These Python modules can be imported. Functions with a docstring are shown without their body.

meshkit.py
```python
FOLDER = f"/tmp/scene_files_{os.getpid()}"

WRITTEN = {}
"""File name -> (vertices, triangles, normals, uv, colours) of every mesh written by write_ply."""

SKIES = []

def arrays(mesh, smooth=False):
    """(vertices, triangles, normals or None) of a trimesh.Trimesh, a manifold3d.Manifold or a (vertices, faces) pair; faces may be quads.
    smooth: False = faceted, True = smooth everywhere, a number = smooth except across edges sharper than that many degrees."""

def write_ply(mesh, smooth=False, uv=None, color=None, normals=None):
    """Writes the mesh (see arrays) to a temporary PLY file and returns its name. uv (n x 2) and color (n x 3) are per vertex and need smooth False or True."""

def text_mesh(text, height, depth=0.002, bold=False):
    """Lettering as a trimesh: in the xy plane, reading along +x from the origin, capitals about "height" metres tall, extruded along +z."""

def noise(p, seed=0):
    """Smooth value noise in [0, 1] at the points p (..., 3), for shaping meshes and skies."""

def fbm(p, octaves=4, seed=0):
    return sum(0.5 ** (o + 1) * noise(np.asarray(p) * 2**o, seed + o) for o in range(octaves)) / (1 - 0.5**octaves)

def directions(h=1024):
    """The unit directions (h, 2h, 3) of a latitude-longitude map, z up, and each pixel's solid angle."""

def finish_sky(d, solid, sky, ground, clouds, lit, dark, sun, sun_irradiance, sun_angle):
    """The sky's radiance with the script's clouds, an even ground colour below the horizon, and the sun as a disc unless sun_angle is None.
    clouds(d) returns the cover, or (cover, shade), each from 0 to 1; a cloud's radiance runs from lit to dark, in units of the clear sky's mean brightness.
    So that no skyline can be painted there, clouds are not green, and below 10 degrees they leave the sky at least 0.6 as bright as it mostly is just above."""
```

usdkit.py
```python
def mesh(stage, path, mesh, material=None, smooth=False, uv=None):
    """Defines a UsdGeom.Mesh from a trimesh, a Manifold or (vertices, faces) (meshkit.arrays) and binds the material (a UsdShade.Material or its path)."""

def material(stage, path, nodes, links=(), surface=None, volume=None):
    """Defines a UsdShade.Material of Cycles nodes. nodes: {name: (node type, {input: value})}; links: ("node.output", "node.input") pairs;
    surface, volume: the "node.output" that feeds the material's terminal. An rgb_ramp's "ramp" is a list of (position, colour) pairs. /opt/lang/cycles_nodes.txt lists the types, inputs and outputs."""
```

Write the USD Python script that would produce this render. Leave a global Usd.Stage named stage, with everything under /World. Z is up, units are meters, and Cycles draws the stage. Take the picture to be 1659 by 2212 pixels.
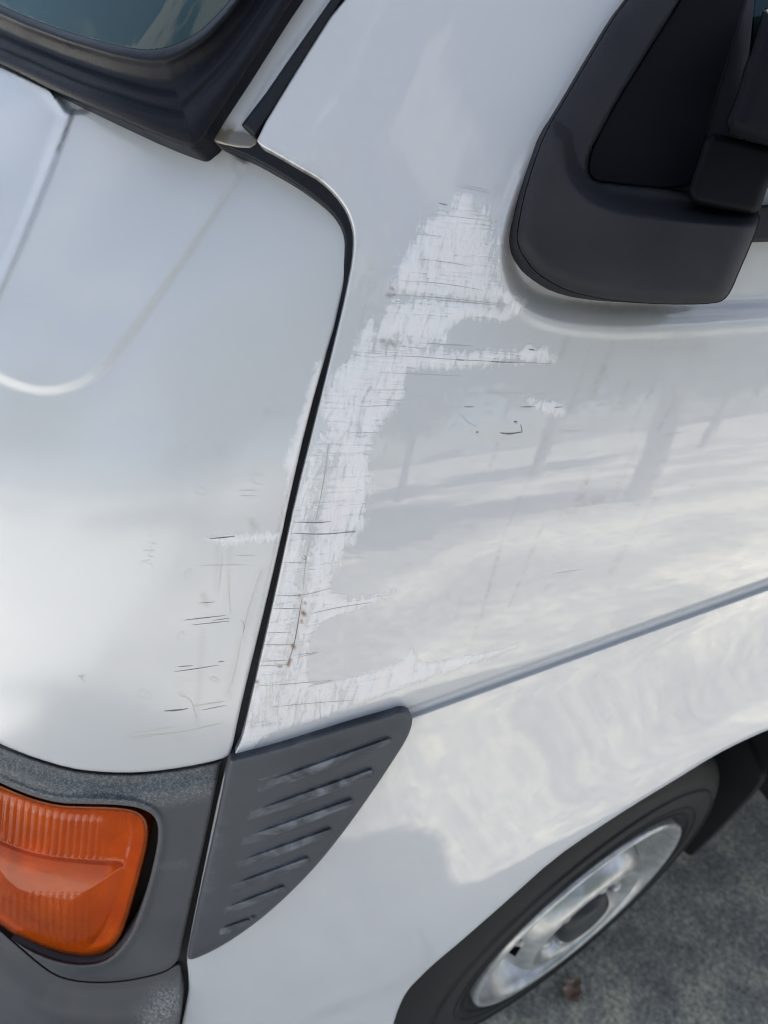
import math
import numpy as np
import shapely
import trimesh
import usdkit
from meshkit import fbm, noise
from pxr import Gf, Sdf, Usd, UsdGeom, UsdLux, UsdShade, Vt
from scipy.spatial import Delaunay
from shapely.geometry import LineString, Polygon

stage = Usd.Stage.CreateInMemory()
UsdGeom.SetStageUpAxis(stage, "Z")
UsdGeom.SetStageMetersPerUnit(stage, 1.0)
world = UsdGeom.Xform.Define(stage, "/World")
UsdGeom.Scope.Define(stage, "/World/Looks")
rng = np.random.default_rng(7)

# ------------------------------------------------------------------ camera
# van frame: x to the rear, y into the van, z up; y = 0 is the outermost line of the flank, x = 0 the front axle
CAM = np.array([-0.6285751, -0.3213542, 1.3692122])
ROT = np.array([[0.9298345928903593, 0.06488239143803862, -0.3622125137894894],
                [-0.32604949816767503, 0.6015811079644231, -0.7292406292060972],
                [0.17058532940738835, 0.7961723719280759, 0.5805257957829217]])
FPX, CX, CY = 1609.1, 829.5, 1106.0          # focal length and centre of a 1659 x 2212 survey grid
cam = UsdGeom.Camera.Define(stage, "/World/camera")
m4 = np.eye(4)
m4[:3, :3] = ROT.T
m4[3, :3] = CAM
cam.AddTransformOp().Set(Gf.Matrix4d(*m4.ravel().tolist()))
cam.CreateHorizontalApertureAttr(36.0)
cam.CreateVerticalApertureAttr(48.0)
cam.CreateFocalLengthAttr(36.0 * FPX / 1659)
cam.CreateClippingRangeAttr(Gf.Vec2f(0.01, 500))
cam.CreateFStopAttr(9.5)
cam.CreateFocusDistanceAttr(0.5)
cam.CreateExposureAttr(1.93)

# ------------------------------------------------------------------ sky and sun
SUN_AZ, SUN_EL = math.radians(50), math.radians(41)      # azimuth = atan2(x, y) of the direction towards the sun
sd = np.array([math.sin(SUN_AZ) * math.cos(SUN_EL), math.cos(SUN_AZ) * math.cos(SUN_EL), math.sin(SUN_EL)])
usdkit.material(stage, "/World/Looks/sky", {
    "sky": ("sky_texture", {"sky_type": "single_scattering", "sun_disc": False, "sun_elevation": SUN_EL, "sun_rotation": SUN_AZ}),
    "tc": ("texture_coordinate", {}),
    "sep": ("separate_xyz", {}),
    "zz": ("math", {"math_type": "add", "value2": 0.25}),
    "px": ("math", {"math_type": "divide"}), "py": ("math", {"math_type": "divide"}),
    "cmb": ("combine_xyz", {"z": 0.0}),
    "n": ("noise_texture", {"scale": 2.3, "detail": 8, "roughness": 0.6, "distortion": 0.2}),
    "r": ("rgb_ramp", {"ramp": [(0.0, (0, 0, 0)), (0.50, (0, 0, 0)), (0.545, (0.75,) * 3), (1.0, (1, 1, 1))]}),
    "mix": ("mix", {"color2": (5.6, 5.7, 5.9)}),
    "bg": ("background_shader", {"strength": 0.05}),
}, [("tc.generated", "sep.vector"), ("sep.z", "zz.value1"), ("sep.x", "px.value1"), ("zz.value", "px.value2"), ("sep.y", "py.value1"), ("zz.value", "py.value2"),
    ("px.value", "cmb.x"), ("py.value", "cmb.y"), ("cmb.vector", "n.vector"), ("n.fac", "r.fac"), ("r.color", "mix.fac"), ("sky.color", "mix.color1"), ("mix.color", "bg.color")],
    surface="bg.background")
dome = UsdLux.DomeLight.Define(stage, "/World/sky")
UsdShade.MaterialBindingAPI.Apply(dome.GetPrim()).Bind(UsdShade.Material.Get(stage, "/World/Looks/sky"))
dome.GetPrim().SetCustomDataByKey("kind", "structure")
sun = UsdLux.DistantLight.Define(stage, "/World/sun")
sun.CreateIntensityAttr(1.25)
sun.CreateAngleAttr(0.55)
sun.CreateColorAttr(Gf.Vec3f(1.0, 0.96, 0.90))
sun.GetPrim().CreateAttribute("inputs:normalize", Sdf.ValueTypeNames.Bool).Set(True)
zax = sd
xax = np.cross([0, 0, 1], zax); xax /= np.linalg.norm(xax)
yax = np.cross(zax, xax)
m4 = np.eye(4); m4[0, :3], m4[1, :3], m4[2, :3] = xax, yax, zax
sun.AddTransformOp().Set(Gf.Matrix4d(*m4.ravel().tolist()))

# ------------------------------------------------------------------ materials
def mat(name, nodes, links, surface="p.BSDF"):
    return usdkit.material(stage, "/World/Looks/" + name, nodes, links, surface=surface)


def paint(name, base, touch, coat_rough=0.02, rough=0.3):
    """white lacquer with brushed-on touch-up paint (primvar touch), grime (dirt) and rust (rust)"""
    nodes = {
        "g": ("geometry", {}),
        "at": ("attribute", {"attribute": "touch"}), "ad": ("attribute", {"attribute": "dirt"}), "ar": ("attribute", {"attribute": "rust"}),
        # brush streaks along the length of the flank and along its height
        "m1": ("mapping", {"scale": (30, 30, 300)}), "n1": ("noise_texture", {"scale": 1.0, "detail": 4, "roughness": 0.65, "distortion": 0.4}),
        "m2": ("mapping", {"scale": (210, 210, 30), "rotation": (0, -0.12, 0)}), "n2": ("noise_texture", {"scale": 1.0, "detail": 4, "roughness": 0.6, "distortion": 1.3}),
        "n3": ("noise_texture", {"scale": 38, "detail": 3}),
        "ms": ("mix_float", {"fac": 0.5}),
        "r3": ("map_range", {"range_type": "smoothstep", "from_min": 0.36, "from_max": 0.46}),
        "d1": ("math", {"math_type": "subtract", "value2": 0.5}), "d2": ("math", {"math_type": "multiply_add", "value2": 1.0}),
        "tm": ("map_range", {"range_type": "smoothstep", "from_min": 0.28, "from_max": 0.62, "to_min": 0.0, "to_max": 0.9}),
        "tm2": ("map_range", {"range_type": "smoothstep", "from_min": 0.5, "from_max": 0.95, "to_min": 0.0, "to_max": 1.0}),
        # broad unevenness and run-off streaks of the old paint
        "nb": ("noise_texture", {"scale": 9, "detail": 4}), "rb": ("rgb_ramp", {"ramp": [(0.3, tuple(c * 0.95 for c in base)), (0.7, base)]}),
        "nd": ("noise_texture", {"scale": 210, "detail": 5, "roughness": 0.7}), "rd": ("map_range", {"from_min": 0.3, "from_max": 0.7, "to_min": 0.45, "to_max": 1.3}),
        "dm": ("math", {"math_type": "multiply", "use_clamp": True}),
        "ct": ("mix", {"color1": tuple(c * 0.89 for c in touch)}), "nt": ("noise_texture", {"scale": 45, "detail": 2}), "rt": ("rgb_ramp", {"ramp": [(0.42, touch), (0.6, (touch[0] * 1.03, touch[1] * 0.985, touch[2] * 0.98))]}),
        "c1": ("mix", {}), "c2": ("mix", {"color2": (0.115, 0.10, 0.085)}), "c3": ("mix", {"color2": (0.16, 0.055, 0.012)}),
        "rg": ("mix_float", {"a": rough, "b": 0.5}), "cw": ("mix_float", {"a": 1.0, "b": 0.25}),
        "op": ("noise_texture", {"scale": 55, "detail": 2}), "b0": ("bump", {"strength": 0.02, "distance": 0.002}),
        "hm": ("math", {"math_type": "multiply"}), "b1": ("bump", {"strength": 0.55, "distance": 0.0012}),
        "p": ("principled_bsdf", {"coat_roughness": coat_rough, "specular_ior_level": 0.6, "coat_ior": 1.66}),
    }
    links = [("g.position", "m1.vector"), ("m1.vector", "n1.vector"), ("g.position", "m2.vector"), ("m2.vector", "n2.vector"), ("g.position", "n3.vector"),
             ("n3.fac", "r3.value"), ("r3.result", "ms.fac"), ("n1.fac", "ms.a"), ("n2.fac", "ms.b"),
             ("ms.result", "d1.value1"), ("d1.value", "d2.value1"), ("at.fac", "d2.value3"), ("d2.value", "tm.value"), ("d2.value", "tm2.value"),
             ("g.position", "nb.vector"), ("nb.fac", "rb.fac"), ("tm2.result", "ct.fac"), ("g.position", "nt.vector"), ("nt.fac", "rt.fac"), ("rt.color", "ct.color2"),
             ("g.position", "nd.vector"), ("nd.fac", "rd.value"), ("rd.result", "dm.value1"), ("ad.fac", "dm.value2"),
             ("rb.color", "c1.color1"), ("ct.color", "c1.color2"), ("tm.result", "c1.fac"),
             ("c1.color", "c2.color1"), ("dm.value", "c2.fac"), ("c2.color", "c3.color1"), ("ar.fac", "c3.fac"), ("c3.color", "p.base_color"),
             ("tm.result", "rg.fac"), ("rg.result", "p.roughness"), ("tm.result", "cw.fac"), ("cw.result", "p.coat_weight"),
             ("g.position", "op.vector"), ("op.fac", "b0.height"), ("tm.result", "hm.value1"), ("d2.value", "hm.value2"), ("hm.value", "b1.height"), ("b0.normal", "b1.normal"),
             ("b1.normal", "p.normal"), ("b0.normal", "p.coat_normal")]
    return mat(name, nodes, links)


def plastic(name, c1, c2, rough=0.55, grain=1500, worn=None, spec=0.5, fleck=480):
    nodes = {"g": ("geometry", {}), "n": ("noise_texture", {"scale": 14, "detail": 6, "roughness": 0.65}), "r": ("rgb_ramp", {"ramp": [(0.35, c1), (0.68, c2)]}),
             "n2": ("noise_texture", {"scale": grain, "detail": 2}), "b": ("bump", {"strength": 0.35, "distance": 0.0006}),
             "aw": ("attribute", {"attribute": "worn"}), "rw": ("map_range", {"range_type": "smoothstep", "from_min": 0.40, "from_max": 0.72}), "mw": ("math", {"math_type": "multiply"}),
             "nw": ("noise_texture", {"scale": fleck, "detail": 5, "roughness": 0.7, "distortion": 1.2}), "c": ("mix", {"color2": worn or (0.22, 0.23, 0.25)}),
             "rr": ("map_range", {"from_min": 0.3, "from_max": 0.7, "to_min": rough - 0.08, "to_max": rough + 0.12}),
             "p": ("principled_bsdf", {"specular_ior_level": spec})}
    links = [("g.position", "n.vector"), ("n.fac", "r.fac"), ("g.position", "n2.vector"), ("n2.fac", "b.height"), ("g.position", "nw.vector"), ("nw.fac", "rw.value"),
             ("rw.result", "mw.value1"), ("aw.fac", "mw.value2"), ("mw.value", "c.fac"), ("r.color", "c.color1"), ("c.color", "p.base_color"), ("n.fac", "rr.value"), ("rr.result", "p.roughness"), ("b.normal", "p.normal")]
    return mat(name, nodes, links)


def plain(name, color, rough=0.5, metallic=0.0, **kw):
    return mat(name, {"p": ("principled_bsdf", {"base_color": color, "roughness": rough, "metallic": metallic, **kw})}, [])


M = {
    "wing": paint("wing_paint", (0.468, 0.478, 0.525), (0.67, 0.675, 0.735)),
    "bonnet": paint("bonnet_paint", (0.465, 0.478, 0.522), (0.68, 0.685, 0.74), 0.16, 0.35),
    "trim": plastic("trim_plastic", (0.029, 0.034, 0.046), (0.050, 0.057, 0.073), worn=(0.19, 0.21, 0.25), fleck=22),
    "bezel": plastic("bezel_plastic", (0.030, 0.034, 0.044), (0.052, 0.058, 0.072), worn=(0.2, 0.22, 0.25)),
    "bumper": plastic("bumper_plastic", (0.028, 0.031, 0.041), (0.048, 0.051, 0.064), worn=(0.36, 0.37, 0.39)),
    "mirror": plastic("mirror_plastic", (0.011, 0.0115, 0.017), (0.020, 0.0205, 0.028), 0.6, 1900, spec=0.25),
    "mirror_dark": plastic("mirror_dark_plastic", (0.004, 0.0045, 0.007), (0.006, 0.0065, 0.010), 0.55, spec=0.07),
    "rubber": plastic("black_rubber", (0.006, 0.0065, 0.010), (0.010, 0.0105, 0.015), 0.36, 500, spec=0.12),
    "seal": plastic("seal_rubber", (0.010, 0.012, 0.018), (0.010, 0.011, 0.016), 0.5, 700, spec=0.2),
    "dark": plain("dark_gap", (0.006, 0.007, 0.009), 0.8),
    "tyre": plastic("tyre_rubber", (0.016, 0.016, 0.018), (0.026, 0.026, 0.028), 0.65, 900, spec=0.3),
    "cap": plain("hub_cap_plastic", (0.03, 0.032, 0.036), 0.45),
    "scratch": plain("scratch_dark", (0.13, 0.13, 0.14), 0.6),
    "scratch_soft": plain("scratch_soft", (0.45, 0.45, 0.45), 0.5),
    "hairline": plain("hairline", (0.30, 0.295, 0.29), 0.6),
    "leaf": plain("dry_leaf", (0.30, 0.205, 0.155), 0.9),
}
M["steel"] = mat("wheel_silver", {"g": ("geometry", {}), "n": ("noise_texture", {"scale": 60, "detail": 4}), "r": ("rgb_ramp", {"ramp": [(0.3, (0.42, 0.42, 0.43)), (0.7, (0.62, 0.62, 0.63))]}),
    "p": ("principled_bsdf", {"metallic": 0.65, "roughness": 0.31})}, [("g.position", "n.vector"), ("n.fac", "r.fac"), ("r.color", "p.base_color")])
M["lens"] = mat("amber_lens", {"g": ("geometry", {}), "n": ("noise_texture", {"scale": 26, "detail": 5}), "r": ("rgb_ramp", {"ramp": [(0.3, (0.30, 0.045, 0.004)), (0.7, (0.50, 0.09, 0.006))]}),
    "n2": ("noise_texture", {"scale": 700, "detail": 3}), "rr": ("map_range", {"from_min": 0.3, "from_max": 0.7, "to_min": 0.10, "to_max": 0.30}),
    "p": ("principled_bsdf", {"coat_weight": 0.5, "coat_roughness": 0.06}), "t": ("transparent_bsdf", {"color": (0.86, 0.27, 0.02)}), "m": ("mix_closure", {"fac": 0.55})},
    [("g.position", "n.vector"), ("n.fac", "r.fac"), ("r.color", "p.base_color"), ("g.position", "n2.vector"), ("n2.fac", "rr.value"), ("rr.result", "p.roughness"), ("p.BSDF", "m.closure1"), ("t.BSDF", "m.closure2")], surface="m.closure")
M["reflector"] = mat("lamp_reflector", {"g": ("geometry", {}), "n": ("noise_texture", {"scale": 40, "detail": 3}), "p": ("principled_bsdf", {"base_color": (0.75, 0.72, 0.66), "roughness": 0.3, "metallic": 0.3}), "b": ("bump", {"strength": 0.6, "distance": 0.003})},
    [("g.position", "n.vector"), ("n.fac", "b.height"), ("b.normal", "p.normal")])
M["glass"] = mat("tinted_glass", {"t": ("transparent_bsdf", {"color": (0.30, 0.42, 0.40)}), "s": ("glossy_bsdf", {"color": (1, 1, 1), "roughness": 0.03}), "f": ("fresnel", {"IOR": 1.5}), "m": ("mix_closure", {})},
    [("f.fac", "m.fac"), ("t.BSDF", "m.closure1"), ("s.BSDF", "m.closure2")], surface="m.closure")
M["cabin"] = plain("cabin_trim", (0.07, 0.10, 0.10), 0.8)
M["asphalt"] = mat("asphalt", {"g": ("geometry", {}), "n": ("noise_texture", {"scale": 9, "detail": 6, "roughness": 0.65}), "n4": ("noise_texture", {"scale": 0.75, "detail": 1.5, "roughness": 0.5}), "r4": ("rgb_ramp", {"ramp": [(0.38, (0.6, 0.6, 0.62)), (0.47, (0.72, 0.72, 0.73)), (0.53, (1.05, 1.04, 1.02)), (0.62, (1.35, 1.33, 1.28))]}), "m4": ("mix", {"mix_type": "multiply", "fac": 1.0}), "n2": ("noise_texture", {"scale": 120, "detail": 6, "roughness": 0.72}),
    "r": ("rgb_ramp", {"ramp": [(0.3, (0.10, 0.10, 0.102)), (0.42, (0.30, 0.293, 0.278)), (0.54, (0.45, 0.437, 0.405)), (0.66, (0.70, 0.67, 0.62))]}),
    "r2": ("rgb_ramp", {"ramp": [(0.36, (0.70, 0.70, 0.72)), (0.5, (1.0, 0.99, 0.95)), (0.62, (1.5, 1.44, 1.25))]}), "mx": ("mix", {"mix_type": "multiply", "fac": 1.0}),
    "b": ("bump", {"strength": 0.9, "distance": 0.004}), "p": ("principled_bsdf", {"roughness": 0.85})},
    [("g.position", "n.vector"), ("g.position", "n2.vector"), ("n2.fac", "r.fac"), ("n.fac", "r2.fac"), ("r.color", "mx.color1"), ("r2.color", "mx.color2"), ("g.position", "n4.vector"), ("n4.fac", "r4.fac"), ("mx.color", "m4.color1"), ("r4.color", "m4.color2"), ("m4.color", "p.base_color"), ("n2.fac", "b.height"), ("b.normal", "p.normal")])

# ------------------------------------------------------------------ the van's form
def plan(x):
    u = np.clip((-0.40 - x) / 0.48, 0, 0.97)
    return 0.35 * (1 - np.sqrt(1 - u ** 2.2))


def crease_z(x):
    return 0.926 + (x + 0.384) * 0.292


def flank(P):
    x, y, z = P[..., 0], P[..., 1], P[..., 2]
    dz = z - crease_z(x)
    up = np.maximum(dz, 0)
    q = np.minimum(up, 0.35)
    ys = 0.06 * up + 0.55 * q * q + 0.385 * np.maximum(up - 0.35, 0) + 0.20 * (np.minimum(np.maximum(dz, -0.45), 0) + 0.02 * (1 - np.exp(np.minimum(dz, 0) / 0.02))) + plan(x)
    return (ys - y) * 0.93


WS_A = np.array([-0.563, 0.13, 1.285])
WS_N = np.array([-0.72, -0.38, 0.585]); WS_N /= np.linalg.norm(WS_N)


def screen(P):
    return (P - WS_A) @ WS_N


def bonnet_top(P):
    x, y, z = P[..., 0], P[..., 1], P[..., 2]
    xb = -0.563 - 0.6 * (y - 0.13)
    return (z - (1.275 + 0.75 * (x - xb))) * 0.76


def smax(a, b, k):
    h = np.maximum(k - np.abs(a - b), 0) / k
    return np.maximum(a, b) + h * h * k * 0.25


def F_up(P):
    return smax(flank(P), screen(P), 0.06)


def F_bonnet(P):
    return smax(flank(P), bonnet_top(P), 0.12)


def rays(px):
    px = np.asarray(px, float)
    d = np.c_[(px[:, 0] - CX) / FPX, -(px[:, 1] - CY) / FPX, -np.ones(len(px))]
    return (d / np.linalg.norm(d, axis=1, keepdims=True)) @ ROT.T


def hit(F, px, off=0.0):
    """the points where the sight lines through px meet the form F grown by off (metres, outward)"""
    d = rays(px)
    off = np.broadcast_to(np.asarray(off, float), len(d))
    lo, hi = np.full(len(d), 0.12), np.full(len(d), -1.0)
    prev = lo.copy()
    for t in np.linspace(0.12, 2.2, 60)[1:]:
        inside = (F(CAM + t * d) < off) & (hi < 0)
        hi[inside] = t
        lo = np.where(inside, prev, lo)
        prev = np.where(hi < 0, t, prev)
    miss = hi < 0
    hi[miss] = 2.2; lo[miss] = 2.2
    for _ in range(22):
        mid = (lo + hi) / 2
        ins = F(CAM + mid[:, None] * d) < off
        hi = np.where(ins, mid, hi); lo = np.where(ins, lo, mid)
    return CAM + hi[:, None] * d


def grad(F, P, e=1e-4):
    g = np.stack([(F(P + e * np.eye(3)[k]) - F(P - e * np.eye(3)[k])) for k in range(3)], -1)
    return g / np.linalg.norm(g, axis=1, keepdims=True)


def tile(ox, oy, s):
    return lambda *pts: [((ox + x * s) / 1.8228, (oy + y * s) / 1.8228) for x, y in pts]


T1, T2, T3, T5 = tile(0, 0, .9114), tile(1512, 0, .9114), tile(0, 1344, .9114), tile(0, 2688, .9114)
T4, T6 = tile(1512, 1344, .9114), tile(1512, 2688, .9114)
Z3, Z4, ZW, ZM = tile(0, 2900, .5118), tile(600, 2700, .663), tile(1700, 2800, .798), tile(2424, 200, .5425)
P1, P2, P3 = tile(900, 700, .8439), tile(900, 1700, .7233), tile(400, 1500, .6555)


def chaikin(p, n=2, closed=True):
    p = np.asarray(p, float)
    for _ in range(n):
        q = np.roll(p, -1, 0) if closed else p[1:]
        a = p if closed else p[:-1]
        r = np.empty((2 * len(a), 2)); r[0::2] = 0.75 * a + 0.25 * q; r[1::2] = 0.25 * a + 0.75 * q
        p = r if closed else np.vstack([p[:1], r, p[-1:]])
    return p


def poly(p, n=2, holes=()):
    g = shapely.make_valid(Polygon(chaikin(p, n), [chaikin(h, n) for h in holes]))
    return max((q for q in getattr(g, "geoms", [g]) if q.geom_type == "Polygon"), key=lambda q: q.area)


def sstep(a, b, x):
    t = np.clip((x - a) / (b - a), 0, 1)
    return t * t * (3 - 2 * t)


def sdist(pg, px):
    """signed distance to a polygon's outline in survey pixels, positive inside"""
    pts = shapely.points(px)
    shapely.prepare(pg)
    d = shapely.distance(pts, pg.boundary)
    return np.where(shapely.contains(pg, pts), d, -d)


def ldist(p, px):
    return shapely.distance(shapely.points(px), LineString(p))


def ring_points(line, h):
    n = max(8, int(line.length / h))
    return shapely.get_coordinates(shapely.line_interpolate_point(line, np.arange(n) / n * line.length))


def mesh_2d(pg, h, R, fine=None):
    """triangles over a polygon of the survey grid: outline, rings along it for the rolled edge, a hexagonal fill; fine = (polygon, spacing)"""
    hb = min(h, 4.0)
    rings = [pg.exterior, *pg.interiors]
    edge = [ring_points(r, hb) for r in rings]
    extra = []
    for k in ((0.12, 0.35, 0.65, 1.0, 1.35) if R > 2 else (1.0,)):
        q = pg.buffer(-max(k * R, 0.5))
        for g in getattr(q, "geoms", [q]):
            if not g.is_empty:
                extra += [ring_points(r, hb) for r in (g.exterior, *g.interiors)]
    x0, y0, x1, y1 = pg.bounds

    def hexes(region, s):
        a, b, c, d = region.bounds
        yy = np.arange(b, d, s * 0.866)
        g = [np.c_[np.arange(a + (i % 2) * s / 2, c, s), np.full(len(np.arange(a + (i % 2) * s / 2, c, s)), y)] for i, y in enumerate(yy)]
        g = np.vstack(g)
        return g[shapely.contains_xy(region, g[:, 0], g[:, 1])]

    core = pg.buffer(-(1.35 * R if R > 2 else 1.0) - 0.5 * min(h, 3))
    fill = []
    if not core.is_empty:
        if fine:
            fill.append(hexes(core.intersection(fine[0]), fine[1]))
            core = core.difference(fine[0].buffer(h * 0.4))
        shapely.prepare(core)
        fill.append(hexes(core, h))
    pts = np.vstack([*edge, *extra, *fill])
    tri = Delaunay(pts).simplices
    c = pts[tri].mean(1)
    shapely.prepare(pg)
    tri = tri[shapely.contains_xy(pg, c[:, 0], c[:, 1])]
    a, b, c = pts[tri[:, 0]], pts[tri[:, 1]], pts[tri[:, 2]]
    area = (b[:, 0] - a[:, 0]) * (c[:, 1] - a[:, 1]) - (b[:, 1] - a[:, 1]) * (c[:, 0] - a[:, 0])
    tri = tri[np.abs(area) > 1e-6]; area = area[np.abs(area) > 1e-6]
    tri[area > 0] = tri[area > 0][:, ::-1]                        # seen from the camera: counter-clockwise
    loops, at = [], 0
    for e in edge:
        loops.append(np.arange(at, at + len(e))); at += len(e)
    return pts, tri, loops


def panel(pg, F, off=0.0, h=8.0, R=0.0025, skirt=0.015, shape=None, fine=None, back=False):
    """a pressed panel: the part of form F seen inside the outline pg, with rolled edge (radius R) and a return flange (skirt)"""
    mid = np.array(pg.representative_point().coords)
    s = np.linalg.norm(hit(F, mid, off)[0] - CAM) / FPX           # metres per survey pixel
    px, tri, loops = mesh_2d(pg, h, R / s, fine)
    e = shapely.distance(shapely.points(px), pg.boundary) * s
    roll = np.where(e < R, R - np.sqrt(np.maximum(R * R - (R - np.minimum(e, R)) ** 2, 0)), 0)
    o = off + (shape(px) if shape else 0.0) - roll
    V = hit(F, px, o)
    if skirt:
        add, at = [], len(V)
        tris = [tri]
        for lp in loops:
            n = -(V[lp] - CAM) / np.linalg.norm(V[lp] - CAM, axis=1, keepdims=True) if back else grad(F, V[lp])
            prev = lp
            for dep in (skirt * 0.4, skirt):
                add.append(V[lp] - n * dep)
                cur = np.arange(at, at + len(lp)); at += len(lp)
                a, b, c, d = prev, np.roll(prev, -1), np.roll(cur, -1), cur
                q = np.vstack([np.c_[a, b, c], np.c_[a, c, d]])
                tris.append(q)
                prev = cur
        V = np.vstack([V, *add]); tri = np.vstack(tris)
        px = np.vstack([px] + [px[lp] for lp in loops for _ in (0, 1)])
    return V, tri, px


# ------------------------------------------------------------------ scene helpers
used = {}


def numbered(parent, name):
    k = used.get((parent, name), 0); used[(parent, name)] = k + 1
    return f"{parent}/{name}" + (f"_{k:03d}" if k else "")


def obj(name, vf, material, parent="/World", smooth=True, vars=None, label=None):
    path = numbered(parent, name)
    m = usdkit.mesh(stage, path, (vf[0], vf[1]) if isinstance(vf, tuple) else vf, material, smooth=smooth)
    for k, v in (vars or {}).items():
        UsdGeom.PrimvarsAPI(m).CreatePrimvar(k, Sdf.ValueTypeNames.FloatArray, "vertex").Set(Vt.FloatArray.FromNumpy(np.asarray(v, np.float32)))
    if label:
        m.GetPrim().SetCustomDataByKey("label", label)
    return path


def tag(path, **kw):
    for k, v in kw.items():
        stage.GetPrimAtPath(path).SetCustomDataByKey(k, v)


def thing(name, label, category, at=(0, 0, 0)):
    path = numbered("/World", name)
    x = UsdGeom.Xform.Define(stage, path)
    tag(path, label=label, category=category)
    return path


# ------------------------------------------------------------------ ground
g = 60.0
GZ = -0.0025
V = np.array([[-g, -g, GZ], [g, -g, GZ], [g, g, GZ], [-g, g, GZ]], float)
tag(obj("ground", (V, np.array([[0, 1, 2], [0, 2, 3]])), M["asphalt"], smooth=False), kind="structure", label="rough grey asphalt beside the front wheel")

edge_ = np.array([(-9.0, -g), (-3.6, -6.0), (-2.3, -2.8), (-1.75, -1.2), (-1.35, 0.4), (-1.35, g)])
n_ = len(edge_)
V = np.vstack([np.c_[edge_, np.full(n_, GZ + 0.02)], np.c_[np.full(n_, -g), edge_[:, 1], np.full(n_, GZ + 0.02)], np.c_[edge_, np.full(n_, GZ - 0.01)]])
PV = np.vstack([[[i, n_ + i, n_ + i + 1], [i, n_ + i + 1, i + 1], [i, i + 1, 2 * n_ + i + 1], [i, 2 * n_ + i + 1, 2 * n_ + i]] for i in range(n_ - 1)])
M["concrete"] = mat("pale_concrete", {"g": ("geometry", {}), "n": ("noise_texture", {"scale": 0.9, "detail": 6, "roughness": 0.6}), "r": ("rgb_ramp", {"ramp": [(0.35, (0.56, 0.55, 0.51)), (0.65, (0.70, 0.69, 0.65))]}), "p": ("principled_bsdf", {"roughness": 0.85})},
                    [("g.position", "n.vector"), ("n.fac", "r.fac"), ("r.color", "p.base_color")])
tag(obj("pavement", (V, PV), M["concrete"], smooth=False), kind="structure")

van = thing("van", "worn white van with scraped and brush-painted front wing", "van")

# ------------------------------------------------------------------ outlines on the survey grid
gap_l = T1((940, 600), (1000, 630), (1090, 665), (1180, 715), (1280, 775), (1370, 840), (1440, 900), (1485, 960), (1506, 1020), (1508, 1080), (1492, 1200), (1462, 1330), (1442, 1420)) \
    + T3((1425, 0), (1330, 330), (1245, 700), (1215, 850), (1150, 1130), (1065, 1475)) + T5((1030, 150), (1003, 285))
gap_r = T1((1104, 600), (1125, 632), (1180, 660), (1300, 730), (1380, 775), (1450, 840), (1500, 910), (1525, 980), (1531, 1040), (1525, 1120), (1500, 1250), (1480, 1340)) \
    + T3((1447, 0), (1365, 330), (1275, 690), (1240, 850), (1180, 1130), (1100, 1475)) + T5((1070, 130), (1045, 240), (1015, 300))
bonnet_low = T5((985, 322), (900, 345), (800, 365), (650, 385), (540, 390), (420, 385), (300, 370), (150, 325), (60, 290), (0, 265), (-120, 190), (-300, 40))
rubber_low = T1((-300, 165), (-120, 235), (0, 285), (110, 335), (320, 435), (480, 500), (640, 570), (810, 635), (840, 637), (868, 610), (890, 592))

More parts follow.
